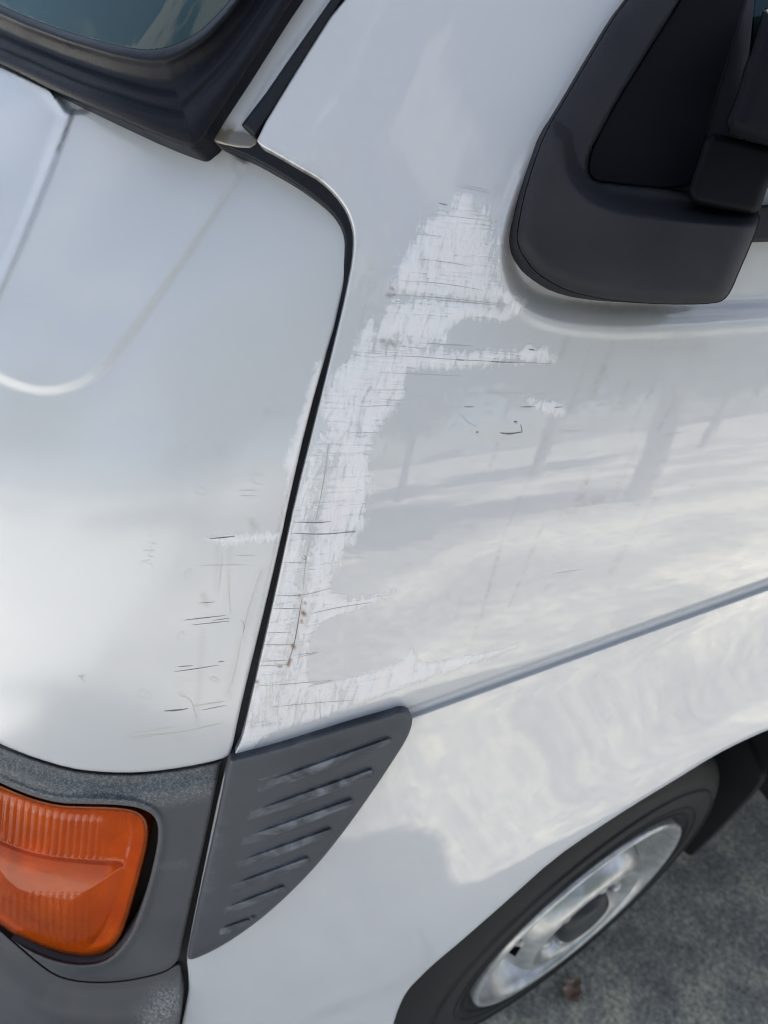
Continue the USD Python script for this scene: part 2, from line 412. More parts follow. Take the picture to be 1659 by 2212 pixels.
bonnet_pg = poly(rubber_low + gap_l + bonnet_low + [(-160, 1200), (-160, 600)], 1)
arch = Z4((1380, 2250), (1405, 2120), (1430, 2009), (1460, 1920), (1490, 1850), (1530, 1790), (1580, 1740)) + \
    ZW((0, 1255), (150, 1130), (400, 910), (600, 730), (800, 590), (1000, 460), (1200, 340), (1400, 215), (1540, 145), (1659, 92), (1800, 45), (2000, 5), (2200, 0))
wing_front = Z4((430, 500), (380, 720), (290, 1160), (215, 1530), (203, 1625), (213, 1700), (218, 1790), (207, 1860), (193, 1930), (175, 2009), (130, 2250))
wing_pg = poly([(990, -260)] + T1((1475, 0), (1290, 292)) + gap_r + wing_front + arch + [(2100, 900), (2050, 300), (2000, -260)], 1)
trim_top = Z4((455, 440), (480, 430), (700, 375), (900, 315), (1200, 220), (1400, 165), (1470, 140), (1515, 145), (1540, 175), (1545, 220), (1520, 300))
trim_pg = poly(trim_top + Z4((1440, 430), (1300, 640), (1150, 850), (1000, 1040), (850, 1200), (700, 1340), (560, 1450), (400, 1555), (250, 1625), (205, 1625), (215, 1560), (290, 1200), (380, 800), (440, 500)), 2)

# ---- bonnet
b_line = T1((1085, 670), (1000, 800), (900, 960), (740, 1200), (560, 1450)) + T3((470, 90), (380, 165), (280, 205), (190, 215), (100, 200), (0, 160), (-120, 80))
bulge_pg = poly(b_line + [(-160, 700), (-160, 500)] + T1((-200, 1500), (0, 1240), (100, 1010), (230, 690), (320, 440), (700, 560)), 1)
ridge = T1((325, 430), (230, 690), (100, 1010), (0, 1240), (-100, 1480))
ridge_pg = poly(ridge + [(-200, 500)] + T1((-200, 150)), 1)


def bonnet_shape(px):
    d = sdist(bulge_pg, px)
    r = sdist(ridge_pg, px)
    w = 5 + 9 * sstep(520, 800, px[:, 1])
    bead = np.exp(-(np.where(r > 0, r, -2.2 * r) / 13.0) ** 2)
    inside = np.where(np.abs(r) < 30, 1.0, sstep(-w, w, d)) * (d > -w) + (r > 0) * (d <= -w)
    return 0.0019 * np.clip(inside, 0, 1) + 0.0017 * bead


touch_b = poly(P1((472, 820), (440, 850), (415, 862), (400, 900), (380, 980), (345, 1090), (328, 1150), (310, 1180), (290, 1250)) + P2((345, 70), (320, 110), (308, 180), (325, 230), (310, 330), (300, 420), (275, 540), (150, 553), (0, 565)) +
               P3((700, 940), (645, 948), (740, 968), (725, 990), (800, 985), (900, 970), (1000, 955), (1085, 945)) + P2((300, 560), (340, 440), (400, 160), (450, 0)) + P1((395, 1140), (450, 930)), 0)
touch_w = poly(P1((1075, 75), (1120, 70), (1145, 90), (1140, 150), (1165, 160), (1180, 120), (1200, 100), (1225, 130), (1225, 150), (1255, 180), (1270, 250), (1275, 330), (1280, 480), (1310, 520), (1360, 540), (1395, 570), (1395, 610), (1350, 640),
                  (1300, 690), (1200, 690), (1150, 660), (1060, 690), (1040, 760), (1160, 790), (1300, 790), (1410, 770), (1520, 800), (1530, 840), (1510, 870), (1380, 860), (1250, 870), (1100, 890), (950, 890), (830, 900), (835, 980), (820, 1030),
                  (770, 1090), (720, 1150), (690, 1200)) +
               P2((790, 0), (775, 60), (780, 180), (775, 300), (760, 430), (740, 520), (700, 560), (690, 610), (620, 640), (600, 700), (570, 780), (560, 880), (700, 900), (850, 878), (930, 855), (850, 910), (700, 970), (600, 1000), (520, 1040),
                  (470, 1090), (450, 1180), (430, 1280), (440, 1370), (600, 1350), (760, 1310), (850, 1280), (950, 1250), (990, 1170), (1030, 1210), (1040, 1260), (1200, 1235), (1400, 1195), (1620, 1140), (1500, 1210), (1300, 1280), (1100, 1340),
                  (900, 1410), (700, 1490), (500, 1570), (330, 1610), (200, 1660), (110, 1760), (40, 1740), (95, 1560), (140, 1330), (190, 1100), (260, 800), (330, 520), (380, 300), (440, 50)) +
               P1((380, 1304), (430, 1100), (470, 920), (520, 870), (560, 840), (590, 780), (620, 690), (650, 640), (700, 660), (730, 640), (745, 590), (735, 555), (750, 520), (770, 460), (790, 390), (840, 330), (880, 240), (915, 175), (950, 170),
                  (990, 150), (1030, 140), (1040, 110)), 2)
touch_w2 = poly(P1((1385, 1020), (1440, 1022), (1560, 1035), (1575, 1070), (1590, 1095), (1540, 1130), (1470, 1100), (1400, 1065)), 1)


def dabs(px, rows):
    """soft dark marks: rows of (polyline, half-width, strength)"""
    d = np.zeros(len(px))
    order = np.argsort(px[:, 1]); ys = px[order, 1]
    for line, w, k in rows:
        line = np.asarray(line)
        lo, hi = line.min(0) - 3 * w, line.max(0) + 3 * w
        i = order[np.searchsorted(ys, lo[1]):np.searchsorted(ys, hi[1])]
        i = i[(px[i, 0] > lo[0]) & (px[i, 0] < hi[0])]
        if len(i):
            e = ldist(line, px[i])
            d[i] = np.maximum(d[i], k * np.exp(-(e / w) ** 2))
    return d


pxV = panel(bonnet_pg, F_bonnet, 0.0, h=7, R=0.0020, shape=bonnet_shape, fine=(poly([(420, 760), (780, 760), (780, 1250), (430, 1250)], 0), 2.6))
px = pxV[2]
t = np.clip(0.5 + sdist(touch_b, px) / 34.0, 0, 1) * 0.95
dirt = dabs(px, [(rubber_low[2:], 10, .75), (rubber_low[4:8], 20, .3), (gap_l[:4], 6, .5), (T3((1415, 30), (1225, 720), (1060, 1460)), 3, .25), (T1((320, 470), (250, 650)), 5, .7),
                 (T1((1010, 690), (1030, 760)), 7, .18), (T3((1090, 780), (1100, 800)), 8, .35), (T3((880, 1100), (890, 1130)), 8, .3)] +
            [(P3(*l), 7, .12) for l in (((610, 1500), (570, 2040)), ((770, 980), (760, 1300)), ((960, 1150), (860, 1500), (770, 1900)), ((830, 1550), (750, 1880)), ((700, 1000), (690, 1250)))])
BON = obj("bonnet", pxV[:2], M["bonnet"], van, vars={"touch": t, "dirt": dirt, "rust": np.zeros(len(px))})

# ---- front wing
recess = T2((760, 380), (690, 530), (620, 720), (560, 870), (522, 1000), (512, 1080), (522, 1180), (552, 1270), (610, 1340), (720, 1390), (900, 1420), (1200, 1420), (1500, 1400), (1900, 1370))
recess_pg = poly(recess + [(2200, 300), (1300, -300)] + T2((1120, -100), (960, 80)), 1)


def wing_shape(px):
    P = hit(F_up, px)
    dz = P[:, 2] - crease_z(P[:, 0])
    fade = sstep(-0.53, -0.47, P[:, 0])
    o = -0.0040 * fade * sstep(0.0040, -0.0020, dz) * sstep(-0.0140, -0.0070, dz)
    d = sdist(recess_pg, px)
    top = sstep(250, 420, px[:, 1])
    w = 26 + 60 * sstep(560, 720, px[:, 1])
    o = o - 0.009 * top * sstep(-6, w, d) + 0.0008 * top * np.exp(-((d + 4) / 14.0) ** 2)
    # the flare towards the wheel arch, and the pressed line near its lower end
    a = ldist(arch, px)
    o = o + 0.006 * np.exp(-(a / 120.0) ** 2)
    s = sdist(low_pg, px)
    return o - 0.003 * sstep(-16, 16, s) * sstep(640, 740, px[:, 0] + 0.35 * (px[:, 1] - 2140))


low_line = Z4((700, 2090), (940, 1965), (1150, 1900), (1350, 1825), (1530, 1745), (1640, 1640))
low_pg = poly(low_line + [(900, 2000), (980, 2150), (900, 2400), (500, 2400)], 1)
pxV = panel(wing_pg, F_up, 0.0, h=8, R=0.0018, skirt=0.03, shape=wing_shape, fine=(shapely.union(poly([(480, 380), (1130, 380), (1130, 1420), (480, 1660)], 0), LineString([(760, 1592), (960, 1507), (1250, 1398), (1655, 1252), (1760, 1214)]).buffer(26)), 2.2))
px = pxV[2]
t = np.clip(0.5 + sdist(touch_w, px) / (40.0 - 24.0 * sstep(1240, 1330, px[:, 1])), 0, 1)
bare = dabs(px, [(P2((545, 0), (520, 250), (470, 480), (400, 900), (360, 1150), (230, 1560)), 26, 0.55), (P2((300, 560), (240, 830), (190, 1080), (140, 1350)), 30, .42), (P1((760, 550), (1000, 560), (1300, 590)), 16, .5), (P1((700, 770), (1150, 790)), 22, .5),
                 (P1((1080, 740), (1350, 720)), 30, .6), (P1((690, 700), (660, 960), (600, 1200)), 12, .3), (P1((1220, 200), (1240, 480)), 16, .45), (P1((900, 330), (930, 470)), 10, .35), (P2((130, 1560), (400, 1500), (640, 1440)), 30, .35)])
fine_rows, cross_rows = [], []
zone = touch_w.buffer(6)
x0, y0, x1, y1 = zone.bounds
while len(fine_rows) < 200:
    c = rng.uniform((x0, y0), (x1, y1))
    if not shapely.contains_xy(zone, *c):
        continue
    sl = 0.09 - 0.26 * sstep(700, 1400, c[1])
    L = rng.uniform(8, 60)
    fine_rows.append((np.array([c - L * np.array([1, sl]), c + (0, rng.normal(0, 1.0)), c + L * np.array([1, sl + rng.normal(0, .03)])]), rng.uniform(.9, 1.7), rng.uniform(.25, .9)))
while len(cross_rows) < 460:
    c = rng.uniform((x0, y0), (x1, y1))
    if not shapely.contains_xy(zone, *c):
        continue
    L = rng.uniform(8, 38)
    v = np.array([-0.27 + rng.normal(0, .14), 1.0])
    cross_rows.append((np.array([c - L * v, c + (rng.normal(0, 2.0), 0), c + L * v]), rng.uniform(1.2, 5.0), rng.uniform(.3, 1.0)))
bare = bare * (0.5 + noise(np.c_[px / 9.0, np.zeros(len(px))], 3))
t = np.maximum(t - bare * 0.8 - 0.34 * dabs(px, fine_rows) - 0.42 * dabs(px, cross_rows) * (0.35 + 1.1 * noise(np.c_[px / 30.0, np.zeros(len(px))], 9)), 0) * 0.92
t = np.maximum(t, np.clip(0.5 + sdist(touch_w2, px) / 22.0, 0, 1) * 0.62)
rust = dabs(px, [(P2((405, 985), (412, 992)), 5, 1), (P2((397, 1028), (399, 1035)), 3, .8), (P2((384, 888), (386, 895)), 3, .7), (P2((415, 930), (417, 936)), 3, .6), (P2((350, 1165), (355, 1172)), 5, 1), (P2((335, 1242), (325, 1270)), 4, .9),
                 (P2((275, 1278), (290, 1278)), 3, .7), (P2((140, 1355), (155, 1362)), 4, .9), (P1((760, 515), (770, 520)), 4, .5), (P2((640, 545), (690, 545)), 1.5, .6), (P2((440, 1385), (560, 1355)), 1.5, .45)])
drip = [((2150, 1727), (1990, 2090)), ((1990, 2090), (1900, 2400), (1850, 2560)), ((2597, 1945), (2396, 2264)), ((2660, 1560), (2590, 1700)), ((2480, 1500), (2400, 1640)), ((2310, 1880), (2275, 1980)), ((2130, 1750), (2100, 1830)), ((1960, 1750), (1930, 1835)),
        ((2500, 1760), (2420, 1960)), ((2140, 2060), (2000, 2400)), ((2260, 1560), (2200, 1720)), ((2420, 1350), (2330, 1560)), ((2330, 1350), (2250, 1600)), ((2240, 1320), (2200, 1420)), ((1820, 2360), (1800, 2430)), ((2590, 1480), (2480, 1700))]
drip = [(np.array(l) / 1.8228, 3.0 + 2 * (i % 3), 0.11 + 0.05 * (i % 2)) for i, l in enumerate(drip)]
spots = [(np.array([p, (p[0] + 2, p[1] + 3)]) / 1.8228, 2.2, .7) for p in ((2392, 1490), (1880, 1700), (2030, 1662), (2090, 1668), (2312, 1872), (2170, 2022), (2650, 3040), (1775, 3062))]
smear = [(T4((760, 740), (850, 715), (950, 675)), 9, .16), (T4((880, 575), (870, 640), (835, 700)), 6, .25), (T4((760, 755), (870, 745)), 8, .13)]
mud = [(T2((650, 1230), (800, 1290), (1000, 1330), (1300, 1345)), 16, .35), (T2((1000, 1400), (1200, 1460), (1350, 1480)), 40, .12)]
dirt = np.maximum(dabs(px, drip + spots + smear + [(trim_top[1:8], 5, .55), (gap_r[:5], 6, .4), (T1((1040, 600), (1115, 625)), 8, .5), (P1((740, 548), (770, 550)), 5, .5), (P1((715, 765), (790, 775)), 9, .35)]) * (0.1 + 1.6 * noise(np.c_[px / 7.0, np.zeros(len(px))])), dabs(px, mud))
WING = obj("front_wing", pxV[:2], M["wing"], van, vars={"touch": t, "dirt": dirt, "rust": rust})

# ---- single scratches: shallow slivers lying in the lacquer
def scratches(rows, F, shape, base):
    Vs, Ts, at = [], [], 0
    for line, w in rows:
        line = chaikin(np.asarray(line, float), 2, closed=False)
        q = ring_open(line, max(6, int(LineString(line).length / 5)))
        u = np.linspace(0, 1, len(q))
        ww = w * np.sin(math.pi * np.clip(u * 0.92 + 0.04, 0, 1)) ** 0.6 * 0.72 * (0.75 + 0.5 * noise(np.c_[q / 6.0, np.zeros(len(q))]))
        tg = np.gradient(q, axis=0); nr = np.c_[-tg[:, 1], tg[:, 0]] / np.linalg.norm(tg, axis=1, keepdims=True)
        e = np.vstack([q + nr * ww[:, None], q - nr * ww[:, None]])
        Vs.append(hit(F, e, (shape(e) if shape else 0) + base))
        n = len(q); i = np.arange(n - 1)
        Ts.append(at + np.vstack([np.c_[i, i + 1, n + i + 1], np.c_[i, n + i + 1, n + i]])); at += 2 * n
    return np.vstack(Vs), np.vstack(Ts)


def ring_open(p, n):
    l = LineString(p)
    return shapely.get_coordinates(shapely.line_interpolate_point(l, np.linspace(0, l.length, n)))


dark_b = [(P3((492, 1438), (600, 1425), (745, 1409)), 1.3), (P3((665, 1440), (775, 1424)), 0.8), (P3((540, 1466), (650, 1455), (770, 1442)), 1.0), (P3((580, 1335), (680, 1328)), 0.8), (P3((455, 1717), (550, 1710)), 1.2),
          (P3((435, 1747), (560, 1730), (705, 1707)), 1.1), (P3((700, 1690), (720, 1683), (735, 1688)), 1.0), (P3((375, 1983), (450, 1980), (520, 1968)), 1.9), (P3((600, 1978), (750, 1948)), 0.7), (P3((648, 947), (720, 942), (800, 933)), 1.8), (P3((835, 1435), (860, 1460), (850, 1520)), 0.6),
          (T3((370, 1440), (345, 1455)), 0.7), (T3((350, 1455), (365, 1470)), 0.7), (T3((335, 1450), (355, 1440)), 0.7), (T5((710, 122), (800, 114)), 1.1)]
soft_b = [(P3((160, 2118), (300, 2105), (430, 2075)), 1.6), (P3((165, 2162), (330, 2130), (500, 2112), (720, 2055)), 2.2), (P3((180, 2140), (420, 2112)), 1.2), (P3((540, 1955), (740, 1925)), 1.2), (P3((815, 658), (940, 657)), 1.1), (P3((820, 690), (935, 688)), 0.8), (P3((800, 1050), (920, 1047)), 0.8),
          (P3((880, 1105), (600, 1108)), 0.8), (P3((480, 1885), (540, 1915), (560, 1990), (580, 2040)), 0.8), (P3((730, 1000), (705, 1250)), 0.8), (P3((965, 1130), (940, 1190), (880, 1370), (855, 1500)), 0.8), (P3((835, 1560), (800, 1760), (755, 1880)), 1.0), (P3((765, 1180), (765, 1300), (780, 1400)), 0.7)]
def drop(c, w, h, a):
    th = np.linspace(0.3, 2 * math.pi + 0.1, 22)
    r = np.c_[w * np.cos(th), h * np.sin(th) * (1 + 0.35 * np.cos(th + 2.2))]
    ca, sa = math.cos(a), math.sin(a)
    return [tuple(np.array(P3(c)[0]) + np.array([x * ca - y * sa, x * sa + y * ca])) for x, y in r]
for c, w, h in (((945, 598), 17, 11), ((727, 430), 13, 9), ((458, 405), 12, 12), ((478, 1538), 9, 9), ((255, 1888), 15, 9), ((515, 1165), 6, 12), ((1090, 185), 11, 9), ((600, 668), 12, 8), ((480, 222), 13, 8), ((455, 296), 11, 7), ((985, 205), 8, 10), ((680, 1795), 12, 4), ((480, 1885), 7, 5), ((470, 2150), 8, 5)):
    soft_b.append((drop(c, w, h, 0.4), 0.55))
for k in range(34):
    c = P3((rng.normal(275, 45), rng.normal(1050, 60)))[0]
    soft_b.append(([(c[0], c[1]), (c[0] + 3, c[1] + rng.uniform(0.5, 2)), (c[0] + 5, c[1])], 0.6))
dark_w = [(P1((1055, 37), (1228, 72)), 0.6), (P1((1080, 30), (1225, 60)), 0.5), (P1((980, 118), (1022, 128)), 1.4), (P1((800, 480), (1000, 492), (1190, 525)), 0.8), (P1((880, 378), (1000, 390), (1140, 415)), 0.7), (P1((955, 170), (1260, 205)), 0.6), (P1((880, 262), (1000, 275)), 0.7), (P1((760, 545), (1000, 560), (1310, 592)), 0.9), (P1((1000, 572), (1300, 598)), 0.8),
          (P1((690, 835), (830, 830), (1060, 850), (1520, 868)), 0.9), (P1((1060, 848), (1100, 852)), 1.4), (P1((1220, 858), (1350, 862)), 1.6), (P1((1400, 800), (1430, 804)), 2.0), (P1((890, 770), (1140, 785)), 1.0), (P1((700, 908), (1090, 925)), 0.6), (P1((640, 990), (830, 990)), 0.6), (P1((610, 1068), (800, 1060)), 0.7), (P1((560, 1190), (705, 1190)), 0.7),
          (P1((1098, 1069), (1145, 1069)), 1.2), (P1((1360, 1069), (1435, 1069)), 1.2), (P1((1520, 1071), (1560, 1069)), 1.3), (P1((1265, 1190), (1310, 1196), (1368, 1186)), 2.6), (P1((1368, 1192), (1370, 1170), (1360, 1150)), 1.3), (P1((1330, 1138), (1348, 1138)), 2.4), (P1((1090, 1105), (1110, 1140), (1160, 1160)), 0.6), (P1((1155, 1186), (1162, 1188)), 2.4),
          (P2((545, 60), (530, 200), (495, 390), (475, 480)), 1.1), (P2((355, 492), (500, 495), (560, 488)), 1.3), (P2((340, 552), (520, 560), (690, 543)), 1.2), (P2((290, 712), (450, 715)), 0.8), (P2((250, 890), (400, 895), (560, 850)), 1.0), (P2((240, 962), (400, 964)), 1.1), (P2((450, 990), (600, 955), (780, 930)), 0.9), (P2((185, 1160), (350, 1160)), 1.0), (P2((205, 1095), (340, 1092)), 0.8),
          (P2((350, 1218), (490, 1200)), 0.7), (P2((370, 1230), (480, 1205)), 0.7), (P2((170, 1250), (320, 1245)), 0.9), (P2((165, 1275), (330, 1268)), 0.8), (P2((400, 900), (380, 1030), (360, 1150), (320, 1270)), 1.2), (P2((440, 600), (420, 700), (405, 860)), 0.9), (P2((400, 690), (430, 700), (410, 670)), 1.2), (P2((160, 1385), (380, 1370), (560, 1352)), 0.7), (P2((230, 1500), (420, 1480), (700, 1460)), 0.7)]
soft_w = [(T4((765, 388), (850, 387)), 0.9), (T4((735, 1003), (855, 986)), 1.1), (T4((1085, 707), (1105, 706)), 2.0), (T4((345, 220), (560, 225), (730, 225)), 0.6), (T4((1190, 408), (1290, 392)), 0.9), (P1((680, 390), (660, 470), (635, 620), (600, 760)), 0.7)]
SB = obj("scratch", scratches(dark_b, F_bonnet, bonnet_shape, 0.0001), M["scratch"], BON); tag(SB, kind="stuff")
tag(obj("water_mark", scratches(soft_b, F_bonnet, bonnet_shape, 0.0001), M["scratch_soft"], BON), kind="stuff")
tag(obj("scratch", scratches([q for q in dark_w if q[1] > 1.15], F_up, wing_shape, 0.0001), M["scratch"], WING), kind="stuff")
tag(obj("hairline", scratches([q for q in dark_w if q[1] <= 1.15], F_up, wing_shape, 0.0001), M["hairline"], WING), kind="stuff")
tag(obj("scuff", scratches(soft_w, F_up, wing_shape, 0.0001), M["scratch_soft"], WING), kind="stuff")

# ---- side trim with its ribs
ribs = [((640, 570), (1390, 310), (1415, 325), (1400, 350), (620, 650)), ((600, 735), (1290, 490), (1310, 515), (1290, 545), (555, 810)), ((560, 885), (1170, 670), (1190, 690), (1175, 715), (525, 960)), ((520, 1030), (1045, 845), (1065, 865), (1045, 890), (485, 1105)),
        ((480, 1170), (910, 1015), (928, 1035), (915, 1060), (455, 1240)), ((450, 1305), (770, 1185), (785, 1205), (765, 1225), (420, 1365)), ((420, 1430), (600, 1372), (612, 1385), (600, 1395), (395, 1490))]
rib_pg = [poly(Z4(*r), 1).buffer(4) for r in ribs]


def trim_shape(px):
    o = np.zeros(len(px))
    for r, g in zip(ribs, rib_pg):
        d = sdist(g, px)
        x0, _, x1, _ = g.bounds
        tl, bl = Z4(r[0], r[1]), Z4(r[4], r[3])
        a, b = ldist(tl, px), ldist(bl, px)
        v = a / (a + b + 1e-6)
        o += 0.0028 * sstep(-0.05, 0.32, v) * (1 - 0.35 * np.clip((v - 0.2) / 0.6, 0, 1)) * sstep(1.04, 0.72, v) * sstep(-2, 5, d) * sstep(x0 - 5, x0 + 0.3 * (x1 - x0), px[:, 0])
    return o


pxV = panel(trim_pg, F_up, 0.0085, h=1.9, R=0.005, skirt=0.009, shape=trim_shape)
px = pxV[2]
worn = np.max([sstep(0, 5, sdist(g_, px)) for g_ in rib_pg], 0) * 0.9 + dabs(px, [(trim_top[1:9], 9, .35), (Z4((640, 560), (740, 528)), 1.6, 1.6), (Z4((420, 800), (300, 1300)), 14, .3)])
obj("side_trim", pxV[:2], M["trim"], van, vars={"worn": worn})

# ---- corner lamp and its bezel
lens_out = Z3((-200, 290), (0, 365), (100, 410), (250, 470), (450, 520), (650, 527), (850, 530), (1000, 545), (1080, 575), (1130, 630), (1147, 700), (1145, 800), (1110, 950), (1070, 1100), (1020, 1280), (980, 1420), (920, 1560), (860, 1630), (780, 1680), (680, 1700), (540, 1690), (400, 1660), (280, 1610), (130, 1540), (0, 1450), (-200, 1300))
opening = Z3((-180, 285), (0, 355), (100, 400), (250, 460), (450, 512), (650, 519), (850, 522), (1010, 536), (1100, 560), (1180, 605), (1215, 680), (1215, 780), (1195, 910), (1150, 1100), (1075, 1340), (1000, 1520), (900, 1650), (800, 1722), (650, 1745), (500, 1730), (350, 1685), (150, 1595), (0, 1500), (-180, 1360))
bezel_right = Z4((412, 448), (395, 520), (330, 850), (240, 1250), (175, 1550), (160, 1620))
bezel_low = Z3((1340, 1760), (1270, 1808), (1150, 1842), (950, 1882), (750, 1892), (560, 1877), (420, 1832), (300, 1745), (160, 1625), (0, 1485), (-300, 1230))
bz_hole = poly(opening, 1)
bezel_pg = shapely.difference(poly([(-160, 1560)] + list(reversed(bonnet_low[:-2])) + bezel_right + bezel_low, 1).buffer(-1), bz_hole)
bezel_pg = max(getattr(bezel_pg, "geoms", [bezel_pg]), key=lambda q: q.area)


def bezel_shape(px):
    d = shapely.distance(shapely.points(px), bz_hole.boundary)
    top = sstep(1740, 1690, px[:, 1]) * sstep(0, 60, 560 - px[:, 0])
    e = ldist(bonnet_low, px)
    lip = np.exp(-((d - 8) / 9.0) ** 2) * 0.003
    return lip + 0.008 * sstep(2, 60, e) - 0.004


pxV = panel(bezel_pg, F_bonnet, 0.0, h=5, R=0.004, skirt=0.02, shape=bezel_shape)
px = pxV[2]
worn = sstep(0, 30, 60 - ldist(Z3((-100, 180), (200, 330), (500, 420), (800, 430), (1100, 400), (1500, 330)), px)) * 0.8 + dabs(px, [(bezel_right, 8, .6), (Z3((1200, 1000), (1430, 980)), 9, .3)])
BEZ = obj("lamp_bezel", pxV[:2], M["bezel"], van, vars={"worn": worn})

ledge = Z3((-200, 700), (0, 800), (120, 850), (250, 890), (450, 930), (700, 950), (930, 962), (965, 1000), (960, 1060), (930, 1180), (880, 1300), (800, 1480), (740, 1570), (640, 1650), (530, 1684), (400, 1660), (130, 1540), (-200, 1300))
bulb_pg = poly(ledge, 1)
inner_ring = poly(Z3((-200, 330), (100, 440), (450, 560), (800, 575), (960, 610), (1010, 680), (1010, 800), (960, 980), (880, 1300), (780, 1560), (600, 1660), (300, 1600), (-200, 1280)), 1)


def lens_shape(px):
    d = sdist(bulb_pg, px)
    z3 = (px * 1.8228 - (0, 2900)) / .5118
    u_ = np.clip(d / 88.0, 0, 1)
    o = 0.014 * (u_ + 0.12 * np.sin(math.pi * u_))
    flute = 0.0013 * np.abs(np.sin(math.pi * (z3[:, 0] + 0.08 * (z3[:, 1] - 800)) / 56.0)) * sstep(2, -8, d) * sstep(900, 700, z3[:, 0]) * sstep(5, 25, sdist(inner_ring, px))
    prism = 0.0008 * np.sin(2 * math.pi * z3[:, 0] / 55.0) * (0.6 + 0.4 * np.sin(2 * math.pi * z3[:, 1] / 24.0)) * sstep(1180, 1240, z3[:, 1] - 0.0 * z3[:, 0]) * sstep(740, 690, z3[:, 0]) * sstep(12, 30, d)
    rim = -0.0018 * sstep(-4, 6, sdist(inner_ring, px)) * (1 - sstep(-10, 10, d))
    return o + flute + prism + rim


pxV = panel(poly(lens_out, 1), F_bonnet, -0.004, h=2.4, R=0.003, skirt=0.012, shape=lens_shape)
LENS = obj("corner_lamp", pxV[:2], M["lens"], van, label="amber corner indicator lamp in a grey bezel")

refl_pg = poly(lens_out, 1).buffer(-10)


def refl_shape(px):
    d = shapely.distance(shapely.points(px), refl_pg.boundary)
    x = (px[:, 0] - 60) / 120.0
    y = (px[:, 1] - 1890) / 90.0
    return -0.022 * sstep(0, 70, d) + 0.010 * np.exp(-(x * x + y * y) * 4) + 0.0012 * np.sin(px[:, 0] / 3.2) * (px[:, 1] < 1790)


obj("reflector", panel(refl_pg, F_bonnet, -0.0075, h=4, R=0.001, skirt=0, shape=refl_shape)[:2], M["reflector"], LENS)

# ---- bumper
bumper_pg = poly([(-160, 1900)] + Z3((-300, 1225), (0, 1480), (160, 1620), (300, 1740), (420, 1827), (560, 1872), (750, 1887), (950, 1877), (1150, 1837), (1270, 1803), (1340, 1755)) + Z4((168, 1640), (182, 1720), (186, 1800), (176, 1880), (162, 2009), (120, 2250)) + [(-160, 2400)], 1)


def bumper_shape(px):
    return 0.012 * sstep(4, 90, ldist(bezel_low, px))


pxV = panel(bumper_pg, F_bonnet, -0.003, h=8, R=0.004, skirt=0.02, shape=bumper_shape)
px = pxV[2]
worn = dabs(px, [(Z3((1290, 2050), (1200, 2180)), 34, 1.0), (Z3((1130, 2150), (1330, 2040)), 14, .5)])
obj("bumper", pxV[:2], M["bumper"], van, vars={"worn": worn})

# ---- what lies behind the gaps
seal_pg = Polygon(chaikin(gap_l, 1, closed=False).tolist() + list(reversed(chaikin(gap_r, 1, closed=False).tolist()))).buffer(9, cap_style="flat")
seal_pg = max(getattr(seal_pg, "geoms", [seal_pg]), key=lambda q: q.area)
obj("gap_seal", panel(seal_pg, F_up, -0.0065, h=7, R=0.002, skirt=0.01)[:2], M["seal"], van)
low_gap = Polygon(T5((985, 300), (1030, 300)) + Z4((440, 500), (380, 720), (290, 1160), (215, 1530), (225, 1700), (228, 1790), (217, 1860), (203, 1930), (185, 2009), (140, 2250)) + Z4((100, 2250), (152, 2009), (166, 1880), (176, 1800), (172, 1720), (150, 1620), (165, 1550), (230, 1250), (320, 850), (385, 520))).buffer(3)
obj("gap_filler", panel(low_gap, F_up, -0.008, h=7, R=0.002, skirt=0.01)[:2], M["dark"], van)
liner_pg = poly([(400, 250), (640, 260), (860, 430), (860, 800), (700, 1500), (560, 1720), (470, 2300), (300, 2300), (380, 1900), (-160, 1640), (-160, 1560), (400, 1600), (600, 900), (680, 500), (520, 360)], 0)
obj("inner_panel", panel(liner_pg, F_up, -0.034, h=14, R=0.001, skirt=0)[:2], M["dark"], van)
obj("lamp_housing", panel(poly([(-160, 1540), (480, 1600), (480, 2050), (380, 2150), (-160, 2000)], 0), F_bonnet, -0.03, h=14, R=0.001, skirt=0)[:2], M["dark"], van)

# ---- screen pillar, its seal, the windscreen and its rubber
pillar_pg = poly(T1((1520, -350), (1262, 0), (1155, 160), (1055, 320), (955, 470), (900, 560), (885, 600), (1000, 645), (1110, 650), (1130, 560), (1480, 0), (1710, -350)), 1)
pxV = panel(pillar_pg, F_up, -0.006, h=7, R=0.003, skirt=0.015)
px = pxV[2]
dirt = dabs(px, [(T1((885, 600), (955, 480)), 9, .8), (T1((890, 585), (1000, 600), (1100, 620)), 20, 2.2), (T1((930, 540), (1010, 570)), 16, .8), (T1((960, 470), (1160, 160), (1260, 10)), 4, .6), (T1((1040, 540), (1200, 280), (1420, 0)), 4, .35)])
obj("screen_pillar", pxV[:2], M["wing"], van, vars={"touch": np.zeros(len(px)), "dirt": dirt, "rust": np.zeros(len(px))})
obj("door_seal", panel(poly(T1((1690, -350), (1428, 0), (1260, 240), (1150, 400), (1042, 540), (1100, 592), (1180, 470), (1290, 292), (1476, 0), (1710, -350)), 0), F_up, 0.001, h=5, R=0.003, skirt=0.02)[:2], M["seal"], van)
glass_low = T1((-300, -120), (-120, -30), (0, 20), (120, 75), (300, 140), (500, 195), (600, 212), (650, 215), (700, 208), (760, 190), (830, 155), (880, 120), (960, 40), (1000, -10), (1180, -300))
rub_pg = poly(rubber_low + T1((905, 562), (960, 472), (1060, 322), (1160, 162), (1264, 0), (1500, -340)) + list(reversed(glass_low)), 1)
rub_out = rubber_low + T1((905, 562), (960, 472), (1060, 322), (1160, 162), (1264, 0), (1500, -340))


